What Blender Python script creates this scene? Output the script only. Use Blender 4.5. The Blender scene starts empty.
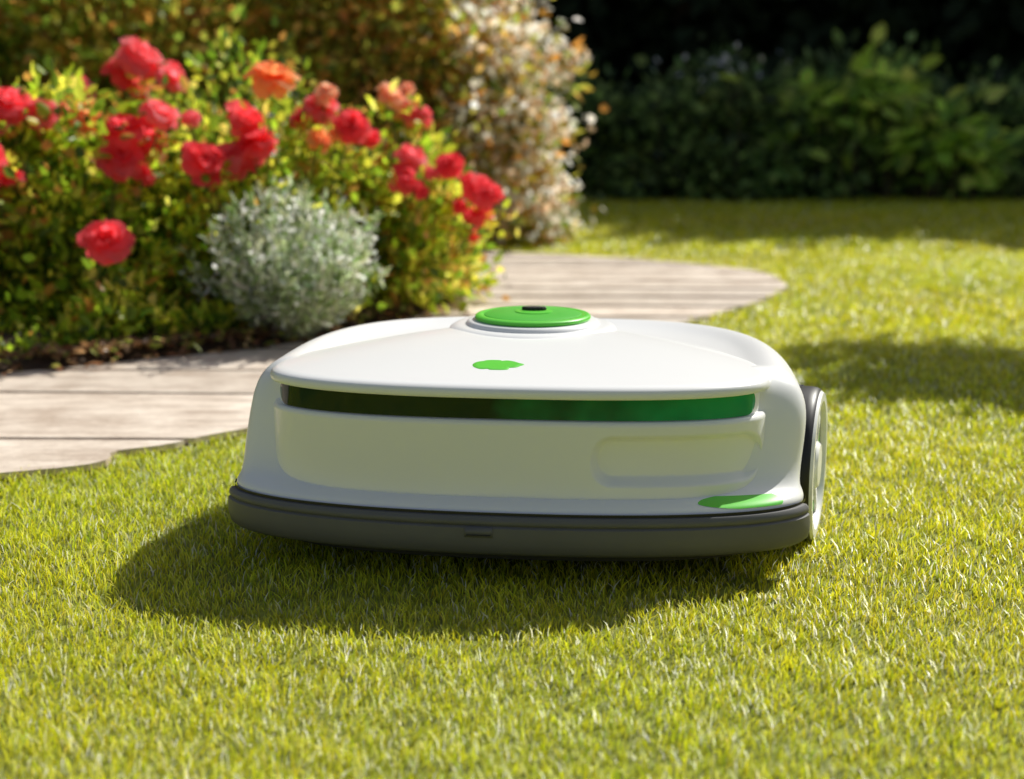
import bpy, bmesh, math, random
import numpy as np
from mathutils import Vector, Matrix
random.seed(7); rng=np.random.default_rng(11)
scene=bpy.context.scene
scene.view_settings.view_transform='Standard'
scene.view_settings.look='None'
scene.view_settings.exposure=0

# ------------------------------------------------------------------ world / sun
SUN=Vector((0.74,0.80,1.0)).normalized()
w=bpy.data.worlds.new("World"); scene.world=w; w.use_nodes=True
nt=w.node_tree; nt.nodes.clear()
sky=nt.nodes.new('ShaderNodeTexSky'); sky.sky_type='NISHITA'; sky.sun_disc=False
sky.sun_elevation=math.asin(SUN.z); sky.sun_rotation=math.atan2(SUN.x,SUN.y); sky.dust_density=3.0
hs=nt.nodes.new('ShaderNodeHueSaturation'); hs.inputs['Saturation'].default_value=.75
bg=nt.nodes.new('ShaderNodeBackground'); bg.inputs[1].default_value=0.085
wo=nt.nodes.new('ShaderNodeOutputWorld')
nt.links.new(sky.outputs[0],hs.inputs['Color']); nt.links.new(hs.outputs[0],bg.inputs[0]); nt.links.new(bg.outputs[0],wo.inputs[0])
sl=bpy.data.lights.new("sun",'SUN'); sl.energy=5.0; sl.angle=math.radians(0.5); sl.color=(1,0.98,0.90)
so=bpy.data.objects.new("sun",sl); scene.collection.objects.link(so)
so.rotation_euler=(-SUN).to_track_quat('-Z','Y').to_euler()

# ------------------------------------------------------------------ camera
cd=bpy.data.cameras.new("camera"); cam=bpy.data.objects.new("camera",cd); scene.collection.objects.link(cam)
cd.lens=50; cd.sensor_width=36; cam.location=(0,0,0.475); cam.rotation_euler=(math.radians(90-11.43),0,0)
cd.clip_start=0.05; cd.clip_end=500
cd.dof.use_dof=True; cd.dof.focus_distance=1.44; cd.dof.aperture_fstop=4.0
scene.camera=cam

# ------------------------------------------------------------------ helpers
def link(o,parent=None):
    scene.collection.objects.link(o)
    if parent: o.parent=parent
    return o
def empty(name,loc=(0,0,0),rot=0):
    e=bpy.data.objects.new(name,None); e.location=loc; e.rotation_euler=(0,0,rot); e.empty_display_size=.1
    return link(e)
def np_mesh(name,verts,polys_idx,poly_sizes,mats,parent=None,colors=None,matidx=None,smooth=False):
    me=bpy.data.meshes.new(name)
    verts=np.asarray(verts,dtype=np.float32).reshape(-1,3)
    polys_idx=np.asarray(polys_idx,dtype=np.int32).ravel(); ps=np.asarray(poly_sizes,dtype=np.int32).ravel()
    me.vertices.add(len(verts)); me.vertices.foreach_set('co',verts.ravel())
    me.loops.add(len(polys_idx)); me.loops.foreach_set('vertex_index',polys_idx)
    me.polygons.add(len(ps)); st=np.zeros(len(ps),dtype=np.int32); st[1:]=np.cumsum(ps)[:-1]
    me.polygons.foreach_set('loop_start',st)
    try: me.polygons.foreach_set('loop_total',ps)
    except Exception: pass
    for m in mats: me.materials.append(m)
    if matidx is not None: me.polygons.foreach_set('material_index',np.asarray(matidx,dtype=np.int32))
    me.update(calc_edges=True)
    if colors is not None:
        a=me.color_attributes.new('col','FLOAT_COLOR','POINT')
        c=np.ones((len(verts),4),dtype=np.float32); c[:,:3]=colors
        a.data.foreach_set('color',c.ravel())
    if smooth: me.polygons.foreach_set('use_smooth',np.ones(len(ps),dtype=bool))
    me.validate()
    return link(bpy.data.objects.new(name,me),parent)

def newmat(name):
    m=bpy.data.materials.new(name); m.use_nodes=True
    n=m.node_tree.nodes; l=m.node_tree.links
    return m,n,l,n['Principled BSDF']
def simple(name,col,rough=.4,coat=0,noise=0.0,scale=60,bump=0.0,spec=.5):
    m,n,l,p=newmat(name)
    p.inputs['Base Color'].default_value=(*col,1); p.inputs['Roughness'].default_value=rough
    p.inputs['Specular IOR Level'].default_value=spec
    if coat: p.inputs['Coat Weight'].default_value=coat; p.inputs['Coat Roughness'].default_value=.12
    tc=n.new('ShaderNodeTexCoord'); nz=n.new('ShaderNodeTexNoise'); nz.inputs['Scale'].default_value=scale; nz.inputs['Detail'].default_value=5
    l.new(tc.outputs['Object'],nz.inputs['Vector'])
    if noise:
        r=n.new('ShaderNodeMapRange'); r.inputs['To Min'].default_value=1-noise; r.inputs['To Max'].default_value=1+noise
        l.new(nz.outputs['Fac'],r.inputs['Value'])
        mx=n.new('ShaderNodeVectorMath'); mx.operation='SCALE'; mx.inputs[0].default_value=col
        l.new(r.outputs[0],mx.inputs['Scale']); l.new(mx.outputs[0],p.inputs['Base Color'])
    if bump:
        b=n.new('ShaderNodeBump'); b.inputs['Strength'].default_value=bump; b.inputs['Distance'].default_value=.001
        l.new(nz.outputs['Fac'],b.inputs['Height']); l.new(b.outputs[0],p.inputs['Normal'])
    return m
def leafmat(name,trans=.4,rough=.45,boost=1.3,spec=.4,up=0):
    m,n,l,p=newmat(name)
    at=n.new('ShaderNodeAttribute'); at.attribute_name='col'
    l.new(at.outputs['Color'],p.inputs['Base Color']); p.inputs['Roughness'].default_value=rough
    p.inputs['Specular IOR Level'].default_value=spec
    tr=n.new('ShaderNodeBsdfTranslucent'); sc=n.new('ShaderNodeVectorMath'); sc.operation='SCALE'; sc.inputs['Scale'].default_value=boost
    l.new(at.outputs['Color'],sc.inputs[0]); l.new(sc.outputs[0],tr.inputs['Color'])
    if up:
        g=n.new('ShaderNodeNewGeometry'); a=n.new('ShaderNodeVectorMath'); a.operation='ADD'; a.inputs[1].default_value=(0,0,up)
        nn=n.new('ShaderNodeVectorMath'); nn.operation='NORMALIZE'
        l.new(g.outputs['Normal'],a.inputs[0]); l.new(a.outputs[0],nn.inputs[0]); l.new(nn.outputs[0],p.inputs['Normal'])
    mx=n.new('ShaderNodeMixShader'); mx.inputs[0].default_value=trans
    l.new(p.outputs[0],mx.inputs[1]); l.new(tr.outputs[0],mx.inputs[2])
    l.new(mx.outputs[0],n['Material Output'].inputs['Surface'])
    return m
M_leaf=leafmat('leaf_material',.5,.4,1.6,.5); M_grass=leafmat('grass_blade_material',.42,.38,1.4,.5,up=1.5)
M_petal=leafmat('petal_material',.62,.6,1.15,.15)
M_bark=simple('bark',(.09,.06,.04),.85,noise=.4,scale=30,bump=.6)

def unit(v): return v/np.maximum(np.linalg.norm(v,axis=1,keepdims=True),1e-9)
def leaves(name,P,D,L,W,C,parent,mat=None,fold=.12,upbias=0):
    N=len(P); D=unit(D); R=rng.normal(size=(N,3)); R[:,2]+=upbias
    S=unit(np.cross(D,R)); U=np.cross(S,D)
    L=np.broadcast_to(np.asarray(L,float),(N,))[:,None]; W=np.broadcast_to(np.asarray(W,float),(N,))[:,None]
    b=P; t=P+D*L-U*L*.08
    l1=P+D*L*.3+S*W*.5+U*W*fold; l2=P+D*L*.68+S*W*.4+U*W*fold
    r1=P+D*L*.3-S*W*.5+U*W*fold; r2=P+D*L*.68-S*W*.4+U*W*fold
    V=np.stack([b,r1,r2,t,l2,l1],1).reshape(-1,3)
    base=(np.arange(N)*6)[:,None]
    idx=(base+np.array([[0,1,2,3,0,3,4,5]])).ravel()
    return np_mesh(name,V,idx,np.full(2*N,4),[mat or M_leaf],parent,np.repeat(C,6,axis=0))
def palette(N,cols,wts,jit=.25):
    cols=np.array(cols); wts=np.array(wts,float); wts/=wts.sum()
    c=cols[rng.choice(len(cols),N,p=wts)]
    return np.clip(c*(1+rng.normal(size=(N,1))*jit*.6)*(1+rng.normal(size=(N,3))*jit*.2),.003,.95)
def tubes(name,paths,mat,parent,seg=6):
    V=[];I=[];off=0
    for pts,rad in paths:
        pts=[Vector(p) for p in pts]
        for i,p in enumerate(pts):
            d=(pts[min(i+1,len(pts)-1)]-pts[max(i-1,0)]).normalized()
            a=d.orthogonal().normalized(); b=d.cross(a)
            for k in range(seg):
                an=2*math.pi*k/seg; V.append(p+(a*math.cos(an)+b*math.sin(an))*rad[i])
        for i in range(len(pts)-1):
            for k in range(seg):
                k2=(k+1)%seg; I+= [off+i*seg+k,off+i*seg+k2,off+(i+1)*seg+k2,off+(i+1)*seg+k]
        off+=len(pts)*seg
    return np_mesh(name,[tuple(v) for v in V],I,np.full(len(I)//4,4),[mat],parent,smooth=True)
def inpoly(x,y,poly):
    ins=np.zeros(x.shape,bool); n=len(poly); j=n-1
    for i in range(n):
        xi,yi=poly[i]; xj,yj=poly[j]
        c=((yi>y)!=(yj>y))&(x<(xj-xi)*(y-yi)/(yj-yi+1e-12)+xi); ins^=c; j=i
    return ins
def smoothpoly(pts,n=6):
    out=[];N=len(pts)
    for i in range(N-1):
        p0=np.array(pts[max(i-1,0)]);p1=np.array(pts[i]);p2=np.array(pts[i+1]);p3=np.array(pts[min(i+2,N-1)])
        for k in range(n):
            t=k/n; out.append(tuple(.5*((2*p1)+(-p0+p2)*t+(2*p0-5*p1+4*p2-p3)*t*t+(-p0+3*p1-3*p2+p3)*t**3)))
    out.append(tuple(pts[-1])); return out

# ------------------------------------------------------------------ ground
m,n,l,p=newmat('ground_material')
tc=n.new('ShaderNodeTexCoord'); nz=n.new('ShaderNodeTexNoise'); nz.inputs['Scale'].default_value=40; nz.inputs['Detail'].default_value=8
cr=n.new('ShaderNodeValToRGB'); cr.color_ramp.elements[0].color=(.10,.115,.014,1); cr.color_ramp.elements[1].color=(.27,.30,.03,1)
cr.color_ramp.elements[0].position=.35; cr.color_ramp.elements[1].position=.65
l.new(tc.outputs['Object'],nz.inputs['Vector']); l.new(nz.outputs['Fac'],cr.inputs[0]); l.new(cr.outputs[0],p.inputs['Base Color'])
p.inputs['Roughness'].default_value=.9
np_mesh('ground',[(-80,-60,0),(80,-60,0),(80,140,0),(-80,140,0)],[0,1,2,3],[4],[m])

# ------------------------------------------------------------------ path
near=smoothpoly([(-3.0,1.15),(-1.6,1.50),(-.65,1.75),(-.528,1.87),(-.392,1.996),(-.1,2.40),(.266,2.88),(.473,3.17),(.68,3.55),(.70,3.92),(.50,4.17),(.268,4.34),(.02,4.45),(-.3,4.5),(-1.2,4.55),(-3.0,4.6)])
near=[(x+.006*math.sin(i*1.3),y+.004*math.sin(i*1.1+2)) for i,(x,y) in enumerate(near)]
bedl=smoothpoly([(-3.0,4.1),(-1.0,4.05),(-.3,3.98),(-.16,3.85),(-.12,3.62),(-.12,3.42),(-.19,3.16),(-.28,2.97),(-.467,2.71),(-.665,2.57),(-.89,2.43),(-1.6,2.15),(-3.0,1.8)])
pathpoly=near+bedl; bedpoly=bedl
bm=bmesh.new()
vs=[bm.verts.new((x,y,0)) for x,y in pathpoly]; bm.faces.new(vs)
bmesh.ops.triangulate(bm,faces=bm.faces[:])
lines=[1.3,1.6,1.93,2.235,2.45,2.68,2.9,3.1,3.27,3.43,3.6,3.76,3.92,4.08,4.24,4.38]
tilts=[random.uniform(-.02,.02)-.02 for _ in lines]
gaps=[.0075 if y<2.6 else .014 for y in lines]
for y,t,g in zip(lines,tilts,gaps):
    no=Vector((-t,1,0)).normalized()
    for s in (-g,g):
        bmesh.ops.bisect_plane(bm,geom=bm.verts[:]+bm.edges[:]+bm.faces[:],plane_co=(0,y+s,0),plane_no=no,dist=1e-6)
kill=[]
for f in bm.faces:
    c=f.calc_center_median()
    for y,t,g in zip(lines,tilts,gaps):
        if abs((c.y-y)-t*c.x)<g*.99: kill.append(f);break
bmesh.ops.delete(bm,geom=kill,context='FACES')
bmesh.ops.dissolve_limit(bm,angle_limit=.001,verts=bm.verts[:],edges=bm.edges[:])
def strip_of(f):
    c=f.calc_center_median(); return sum(c.y>y+t*c.x for y,t in zip(lines,tilts))
for k in range(len(lines)+1):
    xs=[-2.4+random.uniform(-.4,.4)]
    while xs[-1]<1: xs.append(xs[-1]+random.uniform(1.5,2.1))
    for xx in xs:
        if -.75<xx<0.75 : continue
        for s in (-.003,.003):
            fs=[f for f in bm.faces if strip_of(f)==k]
            if not fs: continue
            g=list({v for f in fs for v in f.verts})+list({e for f in fs for e in f.edges})+fs
            bmesh.ops.bisect_plane(bm,geom=g,plane_co=(xx+s,0,0),plane_no=(1,.05,0),dist=1e-6)
        kk=[f for f in bm.faces if strip_of(f)==k and abs((f.calc_center_median()-Vector((xx,0,0))).dot(Vector((1,.05,0))))<.0032]
        bmesh.ops.delete(bm,geom=kk,context='FACES')
for v in bm.verts: v.co.z=.004
r=bmesh.ops.extrude_face_region(bm,geom=bm.faces[:])
for v in [g for g in r['geom'] if isinstance(g,bmesh.types.BMVert)]: v.co.z=.013
bmesh.ops.recalc_face_normals(bm,faces=bm.faces[:])
me=bpy.data.meshes.new('garden_path'); bm.to_mesh(me); bm.free()
path=link(bpy.data.objects.new('garden_path',me))
bv=path.modifiers.new('b','BEVEL'); bv.width=.004; bv.segments=2; bv.limit_method='ANGLE'
m,n,l,p=newmat('weathered_slab_stone')
tc=n.new('ShaderNodeTexCoord'); mp=n.new('ShaderNodeMapping'); mp.inputs['Scale'].default_value=(4,20,10)
nz=n.new('ShaderNodeTexNoise'); nz.inputs['Scale'].default_value=1.6; nz.inputs['Detail'].default_value=9; nz.inputs['Roughness'].default_value=.65
nz2=n.new('ShaderNodeTexNoise'); nz2.inputs['Scale'].default_value=9; nz2.inputs['Detail'].default_value=10; nz2.inputs['Roughness'].default_value=.75
ge=n.new('ShaderNodeNewGeometry')
cr=n.new('ShaderNodeValToRGB'); cr.color_ramp.elements[0].color=(.42,.31,.23,1); cr.color_ramp.elements[1].color=(.90,.78,.66,1)
cr.color_ramp.elements[0].position=.36; cr.color_ramp.elements[1].position=.60
l.new(tc.outputs['Object'],mp.inputs['Vector']); l.new(mp.outputs[0],nz.inputs['Vector']); l.new(tc.outputs['Object'],nz2.inputs['Vector'])
mixn=n.new('ShaderNodeMath'); mixn.operation='MULTIPLY_ADD'; mixn.inputs[1].default_value=.5
hl=n.new('ShaderNodeMath'); hl.operation='MULTIPLY'; hl.inputs[1].default_value=.5
l.new(nz2.outputs['Fac'],hl.inputs[0]); l.new(nz.outputs['Fac'],mixn.inputs[0]); l.new(hl.outputs[0],mixn.inputs[2])
l.new(mixn.outputs[0],cr.inputs[0])
mr=n.new('ShaderNodeMapRange'); mr.inputs['To Min'].default_value=.8; mr.inputs['To Max'].default_value=1.06
l.new(ge.outputs['Random Per Island'],mr.inputs['Value'])
sc=n.new('ShaderNodeVectorMath'); sc.operation='SCALE'; l.new(cr.outputs[0],sc.inputs[0]); l.new(mr.outputs[0],sc.inputs['Scale'])
l.new(sc.outputs[0],p.inputs['Base Color']); p.inputs['Roughness'].default_value=.8
b=n.new('ShaderNodeBump'); b.inputs['Strength'].default_value=.7; b.inputs['Distance'].default_value=.006
l.new(mixn.outputs[0],b.inputs['Height']); l.new(b.outputs[0],p.inputs['Normal'])
me.materials.append(m)
m_soil=simple('soil',(.06,.035,.02),.95,noise=.6,scale=45,bump=1.0)
bm=bmesh.new(); bm.faces.new([bm.verts.new((x,y,.004)) for x,y in pathpoly]); bmesh.ops.triangulate(bm,faces=bm.faces[:])
for f in bm.faces:
    if f.normal.z<0: f.normal_flip()
for v in bm.verts: v.co.z=.003
me=bpy.data.meshes.new('path_bedding_soil'); bm.to_mesh(me); bm.free(); me.materials.append(m_soil)
link(bpy.data.objects.new('path_bedding_soil',me))

# flower bed soil mound
gx=np.linspace(-3.0,-.05,150); gy=np.linspace(1.75,4.12,120); X,Y=np.meshgrid(gx,gy)
bp=np.array(bedpoly)
dist=np.full(X.shape,9.)
for i in range(len(bp)-1):
    a=bp[i];d=bp[i+1]-a;L2=(d**2).sum(); t=np.clip(((X-a[0])*d[0]+(Y-a[1])*d[1])/L2,0,1)
    dist=np.minimum(dist,np.hypot(X-a[0]-t*d[0],Y-a[1]-t*d[1]))
ins=inpoly(X,Y,bedpoly); sd=np.where(ins,dist,-dist)
Z=np.clip(sd,-.02,.12)*.4+.008+rng.normal(size=X.shape)*.004*(sd>-.0)
Z=np.where(sd<-.015,-.02,Z)
nx,ny=len(gx),len(gy)
ii=np.arange(nx*ny).reshape(ny,nx)
q=np.stack([ii[:-1,:-1],ii[:-1,1:],ii[1:,1:],ii[1:,:-1]],-1).reshape(-1,4)
keep=(sd>-.03).ravel()[q].any(1); q=q[keep]
np_mesh('flower_bed_soil',np.stack([X,Y,Z],-1),q,np.full(len(q),4),[m_soil],smooth=True)
N=6800; k=rng.integers(0,len(bp)-1,N); t=rng.random(N)
LP=bp[k]+(bp[k+1]-bp[k])*t[:,None]+rng.normal(size=(N,2))*.04
ctr=np.array([-.9,3.1]); LP+= (ctr-LP)*np.abs(rng.normal(size=(N,1)))*.05
z=.012+np.where(inpoly(LP[:,0],LP[:,1],bedpoly),.022,.006)+rng.random(N)*.01
D=rng.normal(size=(N,3)); D[:,2]*=.3
ok=(inpoly(LP[:,0],LP[:,1],bedpoly))|(rng.random(N)<.18)
P=np.column_stack([LP,z])[ok]
leaves('leaf_litter',P,D[ok],rng.uniform(.008,.03,ok.sum()),rng.uniform(.006,.016,ok.sum()),palette(ok.sum(),[(.26,.13,.06),(.12,.07,.04),(.5,.32,.16),(.36,.40,.07)],[4,4,2.5,1.8]),None,upbias=2)

# ------------------------------------------------------------------ lawn
VV=[];CC=[]
def patch(x,y):
    return (np.sin(x*5.1+y*3.3)+np.sin(x*2.3-y*6.7+1)+np.sin(x*11+y*9+2)*.6+np.sin(x*17-y*13)*.5)/3.1
def patch2(x,y):
    return (np.sin(x*37+y*21)+np.sin(x*19-y*43+1)+np.sin(x*61+y*29+2)*.6+np.sin(-x*23-y*71)*.6)/3.2
for y0,y1,den,hh,ww in [(.55,1.3,78000,.0105,.0013),(1.3,2.0,56000,.0118,.0016),(2.0,3.0,25000,.0130,.0025),(3.0,4.5,12500,.0155,.004),(4.5,7.2,6000,.018,.0065)]:
    xr=.37*y1+.5; n_=int(den*(y1-y0)*2*xr)
    x=rng.uniform(-xr,xr,n_); y=rng.uniform(y0,y1,n_)
    jx=rng.normal(size=n_)*.006; jy=rng.normal(size=n_)*.006
    out=~(inpoly(x+jx,y+jy,pathpoly)|inpoly(x,y,bedpoly))
    x=x[out];y=y[out];N=len(x)
    pt=patch(x,y); p2=patch2(x,y)
    h=hh*(1+.15*pt+.25*p2)*rng.uniform(.5,1.45,N); wd=ww*rng.uniform(.7,1.3,N)
    an=rng.uniform(0,2*np.pi,N); lean=rng.uniform(.05,1.0,N)*h
    la=rng.uniform(0,2*np.pi,N); dx=np.cos(la)*lean; dy=np.sin(la)*lean
    sx=np.cos(an)*wd/2; sy=np.sin(an)*wd/2
    zz=np.zeros(N)
    v=np.stack([np.stack([x-sx,y-sy,zz],-1),np.stack([x+sx,y+sy,zz],-1),
      np.stack([x+sx*.8+dx*.35,y+sy*.8+dy*.35,h*.6],-1),np.stack([x-sx*.8+dx*.35,y-sy*.8+dy*.35,h*.6],-1),
      np.stack([x+dx,y+dy,h*.98],-1)],1)
    c=palette(N,[(.70,.71,.020),(.84,.80,.032),(.45,.53,.018),(.90,.84,.17),(.94,.93,.62)],[5,5,2.3,1.0,1.1],.22)  # palest entries: dry blades that also paint in sun glints
    c*= (1+.10*pt+.10*p2)[:,None]
    c[:,0]*=1+.08*patch(x*.7+3,y*.7)
    VV.append(v.reshape(-1,3)); CC.append(np.clip(np.repeat(c,5,axis=0)*np.tile(np.array([.52,.52,1,1,1.15]),N)[:,None],0,.94))  # root colour darkened to paint in the shade between blades
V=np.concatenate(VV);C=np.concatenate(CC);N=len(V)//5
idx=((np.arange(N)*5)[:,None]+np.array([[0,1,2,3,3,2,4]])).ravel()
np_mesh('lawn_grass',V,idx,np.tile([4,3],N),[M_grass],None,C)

# ------------------------------------------------------------------ shrubs
def bush_pts(c,rx,ry,h,ncl,nleaf,sig,zmin=.02,shell=.55):
    u=rng.normal(size=(ncl,3)); u=unit(u); u[:,2]=np.abs(u[:,2])
    rr=(shell+(1-shell)*rng.random(ncl)**.6)*rng.uniform(.8,1.18,ncl)
    cl=np.column_stack([c[0]+u[:,0]*rx*rr,c[1]+u[:,1]*ry*rr,zmin+u[:,2]*h*rr])
    k=rng.integers(0,ncl,nleaf); o=rng.normal(size=(nleaf,3))*sig
    P=cl[k]+o; P[:,2]=np.maximum(P[:,2],zmin+rng.random(nleaf)*.05)
    D=unit(o+np.column_stack([u[k,0],u[k,1],u[k,2]*.5])*sig*1.2)+rng.normal(size=(nleaf,3))*.35
    return P,D,cl,k
def rose(c,R,col,tilt):
    V=[];I=[];CO=[];off=0
    T=Matrix.Rotation(tilt[0],3,'X')@Matrix.Rotation(tilt[1],3,'Y')
    rings=[(4,.12,.46,.15),(5,.26,.66,.5),(6,.40,.84,.95),(7,.46,.98,1.35),(8,.48,.95,1.75)]
    nu,nv=5,4
    for npet,w0,L,op in rings:
        ph=random.uniform(0,6.28)
        for k in range(npet):
            a=ph+2*math.pi*k/npet+random.uniform(-.3,.3); o2=op+random.uniform(-.25,.25); LL=L*random.uniform(.82,1.1)
            shade=random.uniform(.8,1.2)
            for j in range(nv+1):
                t=j/nv; th=o2*(.5+.7*t)
                rad=R*(.06+LL*t*math.sin(th)); z=R*(LL*t*math.cos(th)*.95)-R*.1
                wid=R*(w0*.9+.10)*math.sin(math.pi*min(.84,.18+.66*t))
                for i in range(nu):
                    s=(i/(nu-1)-.5)*2
                    x=rad-abs(s)**2*wid*.25*(1-op*.4)+random.uniform(-.05,.05)*R*t; y=s*wid; zz=z+random.uniform(-.09,.09)*R*t+abs(s)*R*.06
                    p=T@Vector((x*math.cos(a)-y*math.sin(a),x*math.sin(a)+y*math.cos(a),zz))
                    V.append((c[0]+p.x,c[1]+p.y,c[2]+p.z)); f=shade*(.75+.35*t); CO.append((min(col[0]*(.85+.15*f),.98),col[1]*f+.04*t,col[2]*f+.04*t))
            for j in range(nv):
                for i in range(nu-1):
                    q=off+j*nu+i; I+=[q,q+1,q+nu+1,q+nu]
            off+=nu*(nv+1)
    return V,I,CO
RED=(.98,.10,.13); PINK=(.98,.22,.25); ORG=(.99,.42,.15); PALE=(.99,.56,.36)
blooms=[(-.735,2.58,.231,.050,RED),(-.065,3.1,.285,.042,RED),(-.075,3.12,.238,.036,RED),(-.135,3.1,.345,.036,RED),(-.331,3.0,.428,.042,RED),
(-.218,3.1,.362,.040,PINK),(-.225,3.06,.315,.040,RED),(-.414,3.1,.468,.044,PINK),(-.45,3.12,.445,.036,RED),(-.469,2.85,.525,.054,ORG),(-.534,2.9,.445,.048,RED),(-.51,2.88,.398,.046,RED),(-.565,2.88,.375,.046,PINK),
(-.605,2.8,.368,.042,RED),(-.60,2.82,.335,.035,RED),(-.752,2.8,.428,.048,RED),(-.755,2.78,.372,.048,RED),(-.683,2.82,.455,.042,PINK),(-.72,2.86,.40,.04,RED),(-.815,3.2,.575,.052,PINK),(-.747,3.2,.528,.044,PINK),(-.86,3.22,.54,.045,RED),
(-.969,2.8,.475,.048,RED),(-.925,2.85,.455,.04,PINK),(-.93,3.1,.495,.042,PINK),(-.986,2.7,.375,.046,RED),(-.995,2.72,.34,.04,RED),(-.27,3.3,.49,.04,PALE),(-.23,3.32,.455,.04,PINK),(-.84,2.85,.445,.036,ORG),(-.38,3.25,.40,.035,PALE),(-.33,3.3,.36,.03,ORG),(-.40,3.0,.40,.03,ORG),
(-1.15,2.75,.43,.048,RED),(-1.25,2.8,.50,.048,PINK),(-1.4,2.7,.40,.05,RED),(-1.55,2.8,.47,.05,RED),(-1.35,2.95,.55,.05,ORG),(-1.05,2.62,.27,.045,RED),(-1.62,2.6,.35,.045,RED)]
extra=[]
for i,(x,y,z,R,col) in enumerate(blooms):
    if i in (0,9): continue
    for _ in range(random.choice((1,1,2))):
        extra.append((x+random.uniform(-.05,.05),y+random.uniform(-.02,.06),z+random.uniform(-.05,.035),R*random.uniform(.5,.8),col if random.random()<.65 else random.choice((PINK,RED,PALE))))
blooms+=extra
GREENS=[(.19,.31,.02),(.36,.48,.03),(.64,.66,.06),(.08,.14,.015),(.54,.28,.06),(.80,.70,.13)]
bushes=[((-.93,2.92),.33,.28,.44,8500,[4,5,4,3,1.5,1]),((-.58,3.08),.27,.25,.42,6500,[4,4,4,3,2,1.5]),((-.29,3.28),.175,.24,.37,5500,[3,4,5,2,2,3]),
        ((-1.45,2.85),.36,.34,.45,6500,[4,4,3,3,1,1]),((-.80,3.45),.40,.35,.52,7500,[4,4,3,4,2,1]),((-1.6,3.5),.5,.4,.55,4000,[4,4,3,4,2,1])]
M_stem=simple('rose_stem',(.15,.18,.04),.6,noise=.3)
def near_b(x,y): return min(range(len(bushes)),key=lambda i:math.hypot(x-bushes[i][0][0],y-bushes[i][0][1]))
for bi,(c,rx,ry,h,nl,wts) in enumerate(bushes):
    e=empty('rose_bush')
    P,D,cl,k=bush_pts(c,rx,ry,h,150,nl,.034,.03,.35)
    C=palette(nl,GREENS,wts); C=np.clip(C*rng.uniform(.6,1.4,150)[k][:,None],.005,.88)
    leaves('foliage',P,D,rng.uniform(.018,.042,nl),rng.uniform(.012,.025,nl),C,e)
    pa=[]
    for q in cl[:60]:
        b0=(c[0]+random.uniform(-.06,.06),c[1]+random.uniform(-.06,.06),.0)
        mid=((b0[0]+q[0])/2+random.uniform(-.03,.03),(b0[1]+q[1])/2,q[2]*.6)
        pa.append(([b0,mid,tuple(q)],[.004,.003,.0015]))
    V=[];I=[];CO=[];LP=[]
    for (x,y,z,R,col) in blooms:
        if near_b(x,y)!=bi: continue
        pa.append(([(c[0]+(x-c[0])*.2,c[1]+(y-c[1])*.2,.02),(c[0]+(x-c[0])*.75,c[1]+(y-c[1])*.75,z*.6),(x,y,z-.01)],[.004,.003,.002]))
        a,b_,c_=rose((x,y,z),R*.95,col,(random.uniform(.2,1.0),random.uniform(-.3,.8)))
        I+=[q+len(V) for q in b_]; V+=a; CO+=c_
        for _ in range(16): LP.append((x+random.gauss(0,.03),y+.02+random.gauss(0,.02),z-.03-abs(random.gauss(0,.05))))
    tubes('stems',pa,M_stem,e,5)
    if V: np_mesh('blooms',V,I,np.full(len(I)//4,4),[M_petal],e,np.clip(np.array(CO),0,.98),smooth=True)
    if LP:
        LP=np.array(LP); leaves('upper_leaves',LP,rng.normal(size=LP.shape),rng.uniform(.02,.036,len(LP)),rng.uniform(.012,.02,len(LP)),palette(len(LP),GREENS,[3,5,5,1,2,2]),e)
e=empty('border_plant')
N=5600; k=rng.integers(30,len(bp)-1,N); t=rng.random(N)
pp=bp[k]+(bp[k+1]-bp[k])*t[:,None]; dirc=unit(ctr-pp); pp=pp+dirc*(.07+np.abs(rng.normal(size=(N,1)))*.08)
clx=np.sin(pp[:,0]*23)+np.sin(pp[:,0]*9+1)
hh=np.clip(.05+.04*clx,.015,.14)
P=np.column_stack([pp,.02+rng.random(N)*hh]); D=rng.normal(size=(N,3)); D[:,2]+=.6
leaves('foliage',P,D,rng.uniform(.02,.05,N),rng.uniform(.008,.02,N),palette(N,GREENS,[4,4,4,3,1,2]),e)

# silver plant
e=empty('silver_leaf_plant'); cx,cy=-.44,2.80
paths=[];PP=[];DD=[]
for i in range(170):
    a=random.uniform(0,6.283); r=math.sqrt(random.random())*.150
    hgt=.235*(1-(r/.2)**2*.55)*random.uniform(.5,1.34)
    rr=r*random.uniform(.8,1.38)
    b0=np.array([cx+math.cos(a)*r*.3,cy+math.sin(a)*r*.3,.02]); tip=np.array([cx+math.cos(a)*rr,cy+math.sin(a)*rr,hgt+.02])
    mid=(b0+tip)/2+np.array([math.cos(a)*r*.2,math.sin(a)*r*.2,.0])
    paths.append(([tuple(b0),tuple(mid),tuple(tip)],[.002,.0015,.001]))
    for j in range(40):
        t=random.uniform(.2,1.02); q=b0*(1-t)**2+2*mid*t*(1-t)+tip*t*t
        PP.append(q); DD.append(unit((tip-b0)[None])[0]*.9+np.array([random.gauss(0,.6) for _ in range(3)]))
PP=np.array(PP);DD=np.array(DD);N=len(PP)
m_silver=leafmat('silver_leaf',.4,.6,1.1,.3)
leaves('foliage',PP,DD,rng.uniform(.014,.034,N),rng.uniform(.004,.009,N),palette(N,[(.70,.78,.52),(.50,.60,.30),(.24,.36,.10),(.90,.94,.82)],[4,4,3,3.5]),e,m_silver)
tubes('stems',paths,simple('silver_stem',(.3,.34,.22),.7,noise=.2),e,4)
tips=PP[PP[:,2]>.12]; tips=tips[rng.choice(len(tips),1200)]+rng.normal(size=(1200,3))*.01
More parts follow.
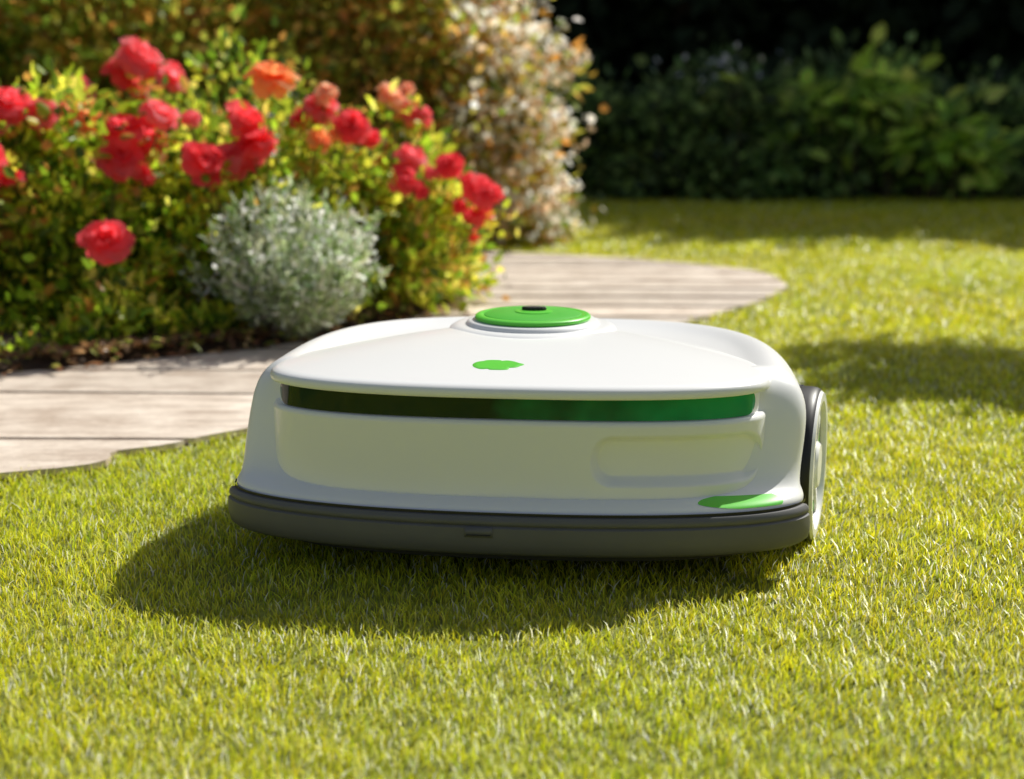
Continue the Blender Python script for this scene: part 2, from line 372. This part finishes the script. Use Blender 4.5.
leaves('flowers',tips,rng.normal(size=(1200,3)),.012,.011,palette(1200,[(.93,.93,.90),(.82,.86,.85)],[3,1],.05),e,M_petal)

def shrub(name,c,rx,ry,h,ncl,nl,sig,ls,lw,cols,wts,zmin=.02,shell=.5):
    e=empty(name)
    P,D,cl,k=bush_pts(c,rx,ry,h,ncl,nl,sig,zmin,shell)
    C=palette(nl,cols,wts)*rng.uniform(.5,1.4,ncl)[k][:,None]
    leaves('foliage',P,D,rng.uniform(ls*.6,ls*1.3,nl),rng.uniform(lw*.6,lw*1.3,nl),np.clip(C,.003,.9),e)
    pa=[]
    for q in cl[::3]:
        b0=(c[0]+random.uniform(-.08,.08),c[1]+random.uniform(-.08,.08),.0)
        mid=(b0[0]*.5+q[0]*.5,b0[1]*.5+q[1]*.5,q[2]*.55+.02)
        pa.append(([b0,mid,tuple(q)],[.012*h,.007*h,.003*h]))
    tubes('branches',pa,M_bark,e,5)
    return e,P
e,P=shrub('variegated_shrub',(-.44,4.95),.58,.5,1.12,420,19000,.055,.045,.026,[(.36,.27,.04),(.60,.28,.06),(.20,.26,.03),(.48,.48,.07),(.85,.50,.14)],[4,3,4,4,2])
wgt=np.clip((P[:,0]+.28)/.35,0,1)+.25*(P[:,2]>.85); wgt=wgt/wgt.sum()
ok=P[rng.choice(len(P),4200,p=wgt)]+rng.normal(size=(4200,3))*.022+np.array([.02,-.02,.02])
leaves('flowers',ok,rng.normal(size=(4200,3)),.034,.026,palette(4200,[(.95,.88,.74),(.85,.62,.42),(.95,.93,.88)],[3,2,3],.1),e,M_petal)
shrub('copper_shrub',(-1.3,4.8),.55,.45,1.1,300,12000,.06,.05,.03,[(.42,.30,.05),(.6,.28,.06),(.24,.33,.04),(.5,.5,.07)],[3,3,4,4])
shrub('leafy_shrub',(-2.0,4.7),.5,.45,1.2,220,8500,.07,.07,.04,[(.32,.48,.06),(.6,.68,.12),(.18,.28,.04)],[4,4,3])

specs=[(.15,7.3,.7,.62),(1.0,7.25,.65,.62),(1.75,7.35,.6,.66),(2.4,7.4,.7,.55),(3.2,7.4,.7,.66),(4.0,7.5,.8,.75),(-.8,7.4,.8,.9),(-1.9,7.3,.8,1.1),(-3.0,7.3,.9,1.1)]
for i,(x,y,rx,h) in enumerate(specs):
    shrub('hedge_shrub',(x,y),rx,.42,h,140,4500,.06,.075,.045,[(.20,.30,.10),(.32,.44,.15),(.06,.10,.04)],[4,3,4],zmin=.01,shell=.4)
e=empty('hosta_plant'); PP=[];DD=[]
for (x,y,z,n_) in [(1.66,6.95,.5,60),(1.78,7.0,.56,50),(2.0,6.9,.30,90),(2.15,6.9,.22,90),(1.35,6.95,.40,30)]:
    o=rng.normal(size=(n_,3))*np.array([.11,.08,.07]); PP.append(np.array([x,y,z])+o); d=o*3+rng.normal(size=(n_,3))*.2; DD.append(d)
PP=np.concatenate(PP);DD=np.concatenate(DD);N=len(PP)
leaves('foliage',PP,DD,rng.uniform(.08,.15,N),rng.uniform(.06,.09,N),palette(N,[(.48,.66,.11),(.64,.76,.17),(.2,.32,.07)],[3,2,3]),e,upbias=1.5)
tubes('stems',[([(q[0],q[1]+.05,0),(q[0],q[1]+.03,q[2]*.6),tuple(q)],[.005,.004,.003]) for q in PP[::6]],M_bark,e,4)
e=empty('wildflower_plant'); N=30
P=np.array([1.0,7.0,.62])+rng.normal(size=(N,3))*np.array([.16,.1,.07])
leaves('flowers',P,rng.normal(size=(N,3)),.035,.03,palette(N,[(.7,.75,.85),(.9,.9,.9)],[2,1]),e,M_petal)
tubes('stems',[([(q[0],q[1],.0),(q[0]+.01,q[1],q[2]*.5),tuple(q)],[.003,.002,.0015]) for q in P[::2]],M_bark,e,4)

# woodland behind
e=empty('woodland_trees'); pa=[];PP=[];DD=[];CO=[]
for i in range(26):
    x=-6+i*.58+random.uniform(-.2,.2); y=8.9+random.uniform(-.35,.9); H=random.uniform(4.1,4.8)
    pa.append(([(x,y,0),(x+.05,y,H*.4),(x-.03,y,H*.9)],[.09,.07,.02]))
    for b_ in range(7):
        a=random.uniform(0,6.28); z0=H*random.uniform(.2,.8); q=(x+math.cos(a)*.6,y+math.sin(a)*.5,z0+.4)
        pa.append(([(x,y,z0),((x+q[0])/2,(y+q[1])/2,z0+.25),q],[.035,.025,.01]))
    ncl=70; cz=rng.uniform(.1,H,ncl); ca=rng.uniform(0,6.28,ncl); rr=rng.uniform(.1,.75,ncl)*np.where(cz>H*.8,.6,1)
    cl=np.column_stack([x+np.cos(ca)*rr,y+np.sin(ca)*rr,cz]); k=rng.integers(0,ncl,3000)
    o=rng.normal(size=(3000,3))*.15; PP.append(cl[k]+o); DD.append(o+rng.normal(size=o.shape)*.1)
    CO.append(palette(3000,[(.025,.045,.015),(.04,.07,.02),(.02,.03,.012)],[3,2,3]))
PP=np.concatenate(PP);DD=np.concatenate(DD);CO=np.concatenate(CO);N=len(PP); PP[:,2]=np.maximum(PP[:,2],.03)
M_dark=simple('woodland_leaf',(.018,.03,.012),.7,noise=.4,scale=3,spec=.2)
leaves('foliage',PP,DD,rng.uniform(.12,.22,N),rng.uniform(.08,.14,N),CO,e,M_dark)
tubes('trunks',pa,M_bark,e,8)
bm=bmesh.new(); bmesh.ops.create_grid(bm,x_segments=220,y_segments=50,size=.5)  # dark backing added behind the trees to block sky in the gaps
for v in bm.verts:
    x=v.co.x*24; z=(v.co.y+.5)*3.4
    v.co=Vector((x+1,10.4+.12*math.sin(x*3+z*2)+random.uniform(-.1,.1),z+random.uniform(-.03,.03)))
me=bpy.data.meshes.new('sky_block_backing'); bm.to_mesh(me); bm.free(); me.materials.append(simple('backing_dark',(.015,.026,.01),.8,noise=.5,scale=12))
hd=link(bpy.data.objects.new('sky_block_backing',me)); sd_=hd.modifiers.new('s','SOLIDIFY'); sd_.thickness=.5

# small garden tree to the right (outside the frame): dappled shade on the lawn
e=empty('garden_tree'); T0=Vector((3.2,3.9,0)); pa=[([T0,T0+Vector((-.05,0,.7)),T0+Vector((-.15,-.05,1.5)),T0+Vector((-.2,0,2.3))],[.07,.055,.04,.015])]
PP=[];DD=[]
for (x,y,z,s,n_) in [(1.94,3.90,1.6,.085,300),(2.12,3.66,1.6,.09,420),(1.86,3.62,1.58,.06,150),(2.28,3.66,1.62,.10,460),(2.54,3.60,1.7,.12,450),(2.8,3.75,1.85,.2,700),(3.2,4.1,2.0,.25,700),(3.4,3.7,2.2,.25,500)]:
    q=Vector((x,y,z)); s0=T0+Vector((-.1,0,min(1.3,z*.75))); pa.append(([s0,(s0+q)/2+Vector((0,0,.08)),q],[.03,.018,.006]))
    o=rng.normal(size=(n_,3))*np.array([s*1.3,s*.8,s*.5]); PP.append(np.array(q)+o); DD.append(o+rng.normal(size=o.shape)*.1)
PP=np.concatenate(PP);DD=np.concatenate(DD);N=len(PP)
leaves('foliage',PP,DD,rng.uniform(.05,.09,N),rng.uniform(.03,.05,N),palette(N,[(.06,.11,.02),(.1,.16,.03)],[1,1]),e)
tubes('trunk',pa,M_bark,e,8)

# ------------------------------------------------------------------ robotic mower
mow=empty('robotic_lawn_mower',(.022,1.62,0),math.radians(-6.5))
M_white=simple('white_plastic',(.91,.905,.895),.34,coat=.25,noise=.015,scale=8)
M_grey=simple('bumper_rubber',(.12,.118,.118),.5,noise=.12,scale=25,bump=.05)
M_black=simple('black_plastic',(.012,.012,.013),.45,noise=.1)
M_green=simple('green_plastic',(.13,.66,.05),.35,coat=.2,noise=.06,scale=20)
M_greend=simple('green_plastic_dark',(.08,.48,.04),.4,noise=.06,scale=20)
m,n,l,p=newmat('glass_painted_reflection'); M_glass=m
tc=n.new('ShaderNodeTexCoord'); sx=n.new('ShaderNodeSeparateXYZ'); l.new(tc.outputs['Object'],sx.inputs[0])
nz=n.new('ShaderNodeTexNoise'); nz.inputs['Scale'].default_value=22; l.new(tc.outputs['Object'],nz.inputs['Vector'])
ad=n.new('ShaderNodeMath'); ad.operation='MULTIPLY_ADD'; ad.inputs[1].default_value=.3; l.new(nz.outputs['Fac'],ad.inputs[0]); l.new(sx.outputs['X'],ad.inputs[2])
cr=n.new('ShaderNodeValToRGB'); e0=cr.color_ramp.elements; e0[0].position=.12; e0[0].color=(.001,.022,.013,1); e0[1].position=.38; e0[1].color=(.008,.32,.11,1)  # dark glass; the green reflection at right is painted into its base colour
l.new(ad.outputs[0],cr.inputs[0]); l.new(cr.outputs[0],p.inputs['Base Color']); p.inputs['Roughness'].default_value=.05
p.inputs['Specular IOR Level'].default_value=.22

def plan(a,yc,bf,nf,bb,nb,N=720,th=None):
    th=np.linspace(0,2*np.pi,N,endpoint=False) if th is None else th
    c=np.cos(th);s=np.sin(th)
    rf=(np.abs(c/a)**nf+np.abs(s/bf)**nf)**(-1/nf); rb=(np.abs(c/a)**nb+np.abs(s/bb)**nb)**(-1/nb)
    r=np.where(s<0,rf,rb)
    return np.column_stack([r*c,yc+r*s])
def loft(name,rings,mats,parent,capb=True,capt=True,closed=True,sharp=40):
    K=len(rings);N=len(rings[0]); V=np.concatenate(rings)
    i=np.arange(N if closed else N-1); j=(i+1)%N
    Q=[np.stack([k*N+i,k*N+j,(k+1)*N+j,(k+1)*N+i],1) for k in range(K-1)]
    I=np.concatenate(Q).ravel(); S=[4]*(len(I)//4)
    if capb: I=np.concatenate([I,np.arange(N)[::-1]]); S.append(N)
    if capt: I=np.concatenate([I,(K-1)*N+np.arange(N)]); S.append(N)
    o=np_mesh(name,V,I,S,mats,parent,smooth=True)
    o.data.set_sharp_from_angle(angle=math.radians(sharp))
    return o
def ring(pl,z): return np.column_stack([pl,np.full(len(pl),z)])
def fixn(o):
    b=bmesh.new(); b.from_mesh(o.data); bmesh.ops.recalc_face_normals(b,faces=b.faces[:]); b.to_mesh(o.data); b.free()

# shell with broad shoulders; the deck dips inboard of the shoulder crest
sec=[(.0745,.300,-.165,.100,2.3,.400),(.0775,.3003,-.165,.0995,2.3,.400),(.081,.2995,-.165,.096,2.3,.398),(.0845,.2975,-.162,.086,2.4,.394),(.0885,.2965,-.154,.066,2.8,.388),(.102,.2975,-.144,.056,3.0,.380),
 (.130,.2985,-.136,.053,3.0,.372),(.155,.2975,-.131,.051,2.9,.362),(.170,.2950,-.128,.050,2.7,.354),(.182,.2905,-.124,.049,2.6,.346),(.191,.2840,-.119,.047,2.5,.336),(.198,.2750,-.112,.044,2.5,.325),(.2018,.2650,-.105,.041,2.5,.312),(.2022,.256,-.10,.038,2.5,.30),(.199,.245,-.09,.036,2.5,.28),(.1935,.234,-.08,.034,2.5,.25),(.190,.20,-.06,.03,2.3,.20)]
sec=np.array(sec); tt=np.arange(len(sec)); tq=np.linspace(0,len(sec)-1,(len(sec)-1)*3+1)
secq=np.column_stack([np.interp(tq,tt,sec[:,c]) for c in range(6)])
for _ in range(3): secq[1:-1]=.25*secq[:-2]+.5*secq[1:-1]+.25*secq[2:]
NS=400
rs=[]
for s in secq:
    pl=plan(s[1],s[2],s[3],s[4],s[5],3.2,NS); f=min(1,max(0,(s[0]-.09)/.08)); pl[:,0]+=.006*f*f*(3-2*f)
    rs.append(ring(pl,s[0]))
shell=loft('shell',rs,[M_white,M_black],mow,sharp=50)
WY,WR,WX=-.058,.0885,.297
TOE=math.radians(-11)
def cyl_cutter(side,toe,r):
    th=np.linspace(0,2*np.pi,96,endpoint=False); rr=[]
    for x in (-.036,.14):
        X_=side*x*np.ones(96); Y_=np.cos(th)*r; ca,sa=math.cos(toe),math.sin(toe)
        rr.append(np.column_stack([side*WX+X_*ca-Y_*sa,WY+X_*sa+Y_*ca,WR-.003+np.sin(th)*r]))
    o=loft('cut',rr,[M_black],None); fixn(o); return o
cuts=[cyl_cutter(1,TOE,.0905),cyl_cutter(-1,0,.0905)]
for c in cuts:
    md=shell.modifiers.new('bool','BOOLEAN'); md.object=c; md.operation='DIFFERENCE'; md.solver='EXACT'
    try: md.material_mode='TRANSFER'
    except Exception: pass
fixn(shell)
shell.parent=None
bpy.context.view_layer.update()
dg=bpy.context.evaluated_depsgraph_get(); nm=bpy.data.meshes.new_from_object(shell.evaluated_get(dg))
shell.modifiers.clear(); shell.data=nm; shell.parent=mow; shell.matrix_parent_inverse=Matrix()
nm.set_sharp_from_angle(angle=math.radians(40))
for c in cuts: bpy.data.objects.remove(c)

loft('chassis',[ring(plan(.250,-.165,.075,2.3,.37,3,200),z) for z in (.020,.024,.0742)],[M_black],mow)
th=np.linspace(math.radians(-176),math.radians(-4),400)
prof=[(-.026,.034),(-.004,.0325),(.004,.034),(.0085,.038),(.0105,.046),(.0108,.054),(.0100,.0625),(.0085,.0638),(.0075,.0645),(.0085,.0655),(.0092,.0672),(.0085,.0708),(.006,.0735),(.001,.0742),(-.026,.0742)]
rows=[]
for o_,z_ in prof: rows.append(ring(plan(.299+o_,-.168,.098+o_,2.25,.3,2,th=th),z_))
o=loft('bumper',rows,[M_grey],mow,False,False,closed=False,sharp=35)
bmm=bmesh.new(); bmm.from_mesh(o.data)
bmesh.ops.holes_fill(bmm,edges=[e_ for e_ in bmm.edges if e_.is_boundary],sides=0)
bmesh.ops.recalc_face_normals(bmm,faces=bmm.faces[:]); bmm.to_mesh(o.data); bmm.free()
th2=np.linspace(-math.pi,0,300)
loft('bumper_seal',[ring(plan(.302,-.166,.1025,2.3,.3,2,th=th2),z) for z in (.0736,.0768)],[M_black],mow,False,False,closed=False)
def tab(name,xc,yo,zc,wd,ht,mat):
    xs=np.linspace(xc-wd/2,xc+wd/2,12); a=.299+.0108+yo;bq=.098+.0108+yo
    ys=-.168-bq*(1-np.abs(xs/a)**2.25)**(1/2.25)
    V=np.array([(x,y,z) for z in (zc-ht/2,zc+ht/2) for x,y in zip(xs,ys)]+[(x,y+.004,z) for z in (zc-ht/2,zc+ht/2) for x,y in zip(xs,ys)])
    I=[];n_=12
    for i in range(n_-1):
        I+=[i,i+1,n_+i+1,n_+i, n_+i,n_+i+1,3*n_+i+1,3*n_+i, i+1,i,2*n_+i,2*n_+i+1]
    I+=[0,n_,3*n_,2*n_, n_-1,3*n_-1,4*n_-1,2*n_-1]
    return np_mesh(name,V,I,np.full(len(I)//4,4),[mat],mow)
tab('sensor_tab',-.024,.0008,.0585,.028,.010,M_grey); tab('sensor_tab_slot',-.024,.0014,.0560,.024,.0010,M_black)

# front drum panel with the finger recess
DA,DYC,DB,DN=.261,-.142,.101,2.75
zs=np.concatenate([[.0835,.0845,.086],np.linspace(.088,.160,48),[.1622,.1635,.164,.1642,.1925]])
thd=np.linspace(0,2*np.pi,1100,endpoint=False); rings=[]
for z in zs:
    e_=0
    if z<.087: e_=-.0025*(1-((z-.0835)/.0035))**2
    if z>.160: e_=-.0030*min(1,((z-.160)/.004))**2
    if z>.1641: e_=-.0075
    pl=plan(DA+e_,DYC,DB+e_,DN,.30,2.2,th=thd)
    x=pl[:,0]; qx=np.abs(x-.170)-.064; qz=abs(z-.1245)-.0035; rad=.0225
    sdv=np.hypot(np.maximum(qx,0),max(qz,0))+np.minimum(np.maximum(qx,qz),0)-rad
    f=np.clip(-sdv/.008+.05,0,1); f=f*f*(3-2*f); f=np.where(pl[:,1]<DYC,f,0)
    pl=pl.copy(); pl[:,1]+=f*.014
    rings.append(ring(pl,z))
loft('front_panel',rings,[M_white],mow,sharp=60)
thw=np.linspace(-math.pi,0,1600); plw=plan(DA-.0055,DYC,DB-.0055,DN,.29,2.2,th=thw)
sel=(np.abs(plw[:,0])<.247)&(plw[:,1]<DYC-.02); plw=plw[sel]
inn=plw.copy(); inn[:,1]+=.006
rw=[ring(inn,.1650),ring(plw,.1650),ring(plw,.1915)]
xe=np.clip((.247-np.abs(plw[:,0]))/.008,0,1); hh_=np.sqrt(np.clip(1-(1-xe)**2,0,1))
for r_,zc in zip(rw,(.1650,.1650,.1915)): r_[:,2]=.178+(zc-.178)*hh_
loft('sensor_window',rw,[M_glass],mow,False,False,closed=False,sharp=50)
HA,HYC,HB,HN,HBB,HNB=.264,-.142,.108,2.5,.25,1.75
HC=np.array([0,.02])
def hplan(s,e_=0,th=thd):
    pl=plan(HA+e_,HYC,HB+e_,HN,HBB+e_,HNB,th=th); return HC+(pl-HC)*s
def dz(s): return .1980+.0245*(1-s**1.8)
rings=[ring(hplan(1,-.016),.1885),ring(hplan(1,-.003),.1875),ring(hplan(1,-.0008),.1882),ring(hplan(1,0),.190),ring(hplan(1,0),.1933),ring(hplan(1,-.0008),.1958),ring(hplan(1,-.0028),.1978)]
for s in np.linspace(.975,.02,46): rings.append(ring(hplan(s),dz(s)+.0008))
loft('hood',rings,[M_white],mow,sharp=60)
def dome_z(x,y):
    lo,hi=.01,1.2
    for _ in range(40):
        s=(lo+hi)/2; q=HC+(np.array([x,y])-HC)/s
        b=HB if q[1]<HYC else HBB; nn=HN if q[1]<HYC else HNB
        f=abs(q[0]/HA)**nn+abs((q[1]-HYC)/b)**nn
        if f>1: lo=s
        else: hi=s
    return dz(s)+.0008
def emblem(cx,cy,fn,mat,name):
    V=[];I=[];K=10;N=96
    for k in range(K+1):
        for j in range(N):
            a=2*math.pi*j/N; r=fn(a)*(k/K); x=cx+r*math.cos(a); y=cy+r*math.sin(a); V.append((x,y,dome_z(x,y)+(.0008 if k<K else .0001)))
    for k in range(K):
        for j in range(N):
            j2=(j+1)%N; I+=[k*N+j,k*N+j2,(k+1)*N+j2,(k+1)*N+j]
    return np_mesh(name,V,I,np.full(len(I)//4,4),[mat],mow,smooth=True)
# leaf with a pointed tip to the right, short stalk and scalloped edge
emblem(-.018,-.180,lambda a:.0205*(1+.20*math.cos(2*a)+.22*math.exp(-((((a+math.pi)%(2*math.pi))-math.pi-.12)/.16)**2)-.24*math.exp(-((a-5.75)/.18)**2)-.16*math.exp(-((a-1.2)/.14)**2)-.14*math.exp(-((a-4.2)/.15)**2)-.10*math.exp(-((a-2.5)/.14)**2)),M_green,'leaf_emblem')

def lathe(name,prof,c,mats,parent,N=160):
    th=np.linspace(0,2*np.pi,N,endpoint=False)
    return loft(name,[np.column_stack([c[0]+np.cos(th)*r,c[1]+np.sin(th)*r,np.full(N,z)]) for r,z in prof],mats,parent,sharp=35)
C0=(0.0,.02)
lathe('turret_base',[(.098,.2145),(.0965,.2185),(.092,.2213),(.085,.2225),(.02,.223)],C0,[M_white],mow)
lathe('turret',[(.079,.2195),(.078,.2235),(.0755,.2265),(.0735,.2275),(.03,.2278)],C0,[M_white],mow)
lathe('cap_ring',[(.064,.2275),(.0665,.2282),(.0675,.230),(.0670,.2322),(.065,.2336),(.060,.2340),(.058,.2330),(.02,.2328)],C0,[M_green],mow)
lathe('cap_disc',[(.0565,.2325),(.0565,.2336),(.055,.2342),(.02,.2344)],C0,[M_greend],mow)
lathe('cap_button',[(.022,.2340),(.022,.2352),(.020,.2357),(.004,.2358)],(0.0,.032),[M_green],mow)
# small dark ribbed knob
kn=[]
thk=np.linspace(0,2*np.pi,192,endpoint=False)
for r,z in [(.0135,.2356),(.0138,.2364),(.0138,.2386),(.0130,.2394),(.002,.2395)]:
    rr_=r*(1+.05*np.sign(np.sin(thk*16))*(r>.012)); kn.append(np.column_stack([rr_*np.cos(thk),.036+.55*rr_*np.sin(thk),np.full(192,z)]))
loft('cap_knob',kn,[M_black],mow,sharp=30)

secm=secq[:30]
def shell_at(z,off,th):
    s=np.array([np.interp(z,secm[:,0],secm[:,c]) for c in range(6)])
    return plan(s[1]+off,s[2],s[3]+off,s[4],s[5],3.2,th=th)
M_=80
tha=np.linspace(math.radians(-21.5),math.radians(-9),M_); rings=[]
tap=np.clip(np.minimum((np.arange(M_))/30,(M_-1-np.arange(M_))/5),0,1)**.6
for z in np.linspace(-.0040,.0040,11):
    zc=.0832+z*tap
    rings.append(np.array([np.r_[shell_at(zc[i],.0011,tha[i:i+1])[0],zc[i]] for i in range(M_)]))
loft('green_accent',rings,[M_green],mow,False,False,closed=False)

def wheel(name,side,toe,xo=0):
    e=bpy.data.objects.new(name,None); link(e,mow); e.location=(side*(WX+xo),WY,WR-.006); e.rotation_euler=(0,0,toe)
    N=120; th=np.linspace(0,2*np.pi,N,endpoint=False)
    def lx(nm,prof,mat,sh=35):
        rr=[np.column_stack([np.full(N,side*x),np.cos(th)*r,np.sin(th)*r]) for r,x in prof]
        o=loft(nm,rr,[mat],e,sharp=sh); fixn(o); return o
    lx('tyre',[(.05,-.022),(.078,-.022),(.084,-.019),(.0865,-.01),(.0865,.014),(.0858,.019),(.0842,.0225),(.0825,.024),(.0805,.021),(.05,.020)],M_black)
    lx('rim',[(.081,.012),(.0822,.0240),(.080,.0272),(.071,.0272),(.068,.023),(.065,.0135),(.02,.012)],M_white)
    lx('rim_accent',[(.063,.012),(.063,.0190),(.060,.0205),(.049,.0205),(.047,.018),(.046,.012)],M_green)
    lx('hub',[(.026,.012),(.026,.024),(.023,.027),(.010,.028)],M_white)
    V=[];I=[]
    for k in range(6):
        a=2*math.pi*k/6; ca,sa=math.cos(a),math.sin(a); b0=len(V)
        for r,hw in ((.022,.008),(.070,.006)):
            for s_ in (-1,1):
                for x in (.012,.0225):
                    V.append((side*x,ca*r-sa*hw*s_,sa*r+ca*hw*s_))
        I+=[b0+q for q in (0,1,3,2, 4,6,7,5, 1,5,7,3, 0,2,6,4, 0,4,5,1, 2,3,7,6)]
    np_mesh('spokes',V,I,np.full(len(I)//4,4),[M_white],e)
    V=[];I=[]
    for k in range(48):
        a=2*math.pi*k/48; b0=len(V); ca,sa=math.cos(a),math.sin(a)
        for r in (.084,.0876):
            for s_,xx in ((-1,-.019),(1,-.019),(1,.004),(-1,.004)):
                hw=.0026; sh=.12*xx
                V.append((side*xx,ca*r-sa*(hw*s_+sh),sa*r+ca*(hw*s_+sh)))
        I+=[b0+q for q in (4,5,6,7,0,1,5,4,1,2,6,5,2,3,7,6,3,0,4,7)]
    np_mesh('tread',V,I,np.full(len(I)//4,4),[M_black],e)
wheel('front_wheel_right',1,TOE,.003); wheel('front_wheel_left',-1,0,-.024)
for s_,nm in ((-1,'rear_caster_left'),(1,'rear_caster_right')):
    N=48; th=np.linspace(0,2*np.pi,N,endpoint=False)
    o=loft(nm,[np.column_stack([np.full(N,s_*.15+x),.17+np.cos(th)*r,.035+np.sin(th)*r]) for r,x in [(.01,-.014),(.03,-.014),(.0345,-.008),(.0345,.008),(.03,.014),(.01,.014)]],[M_black],mow)
print('objects',len(bpy.data.objects))
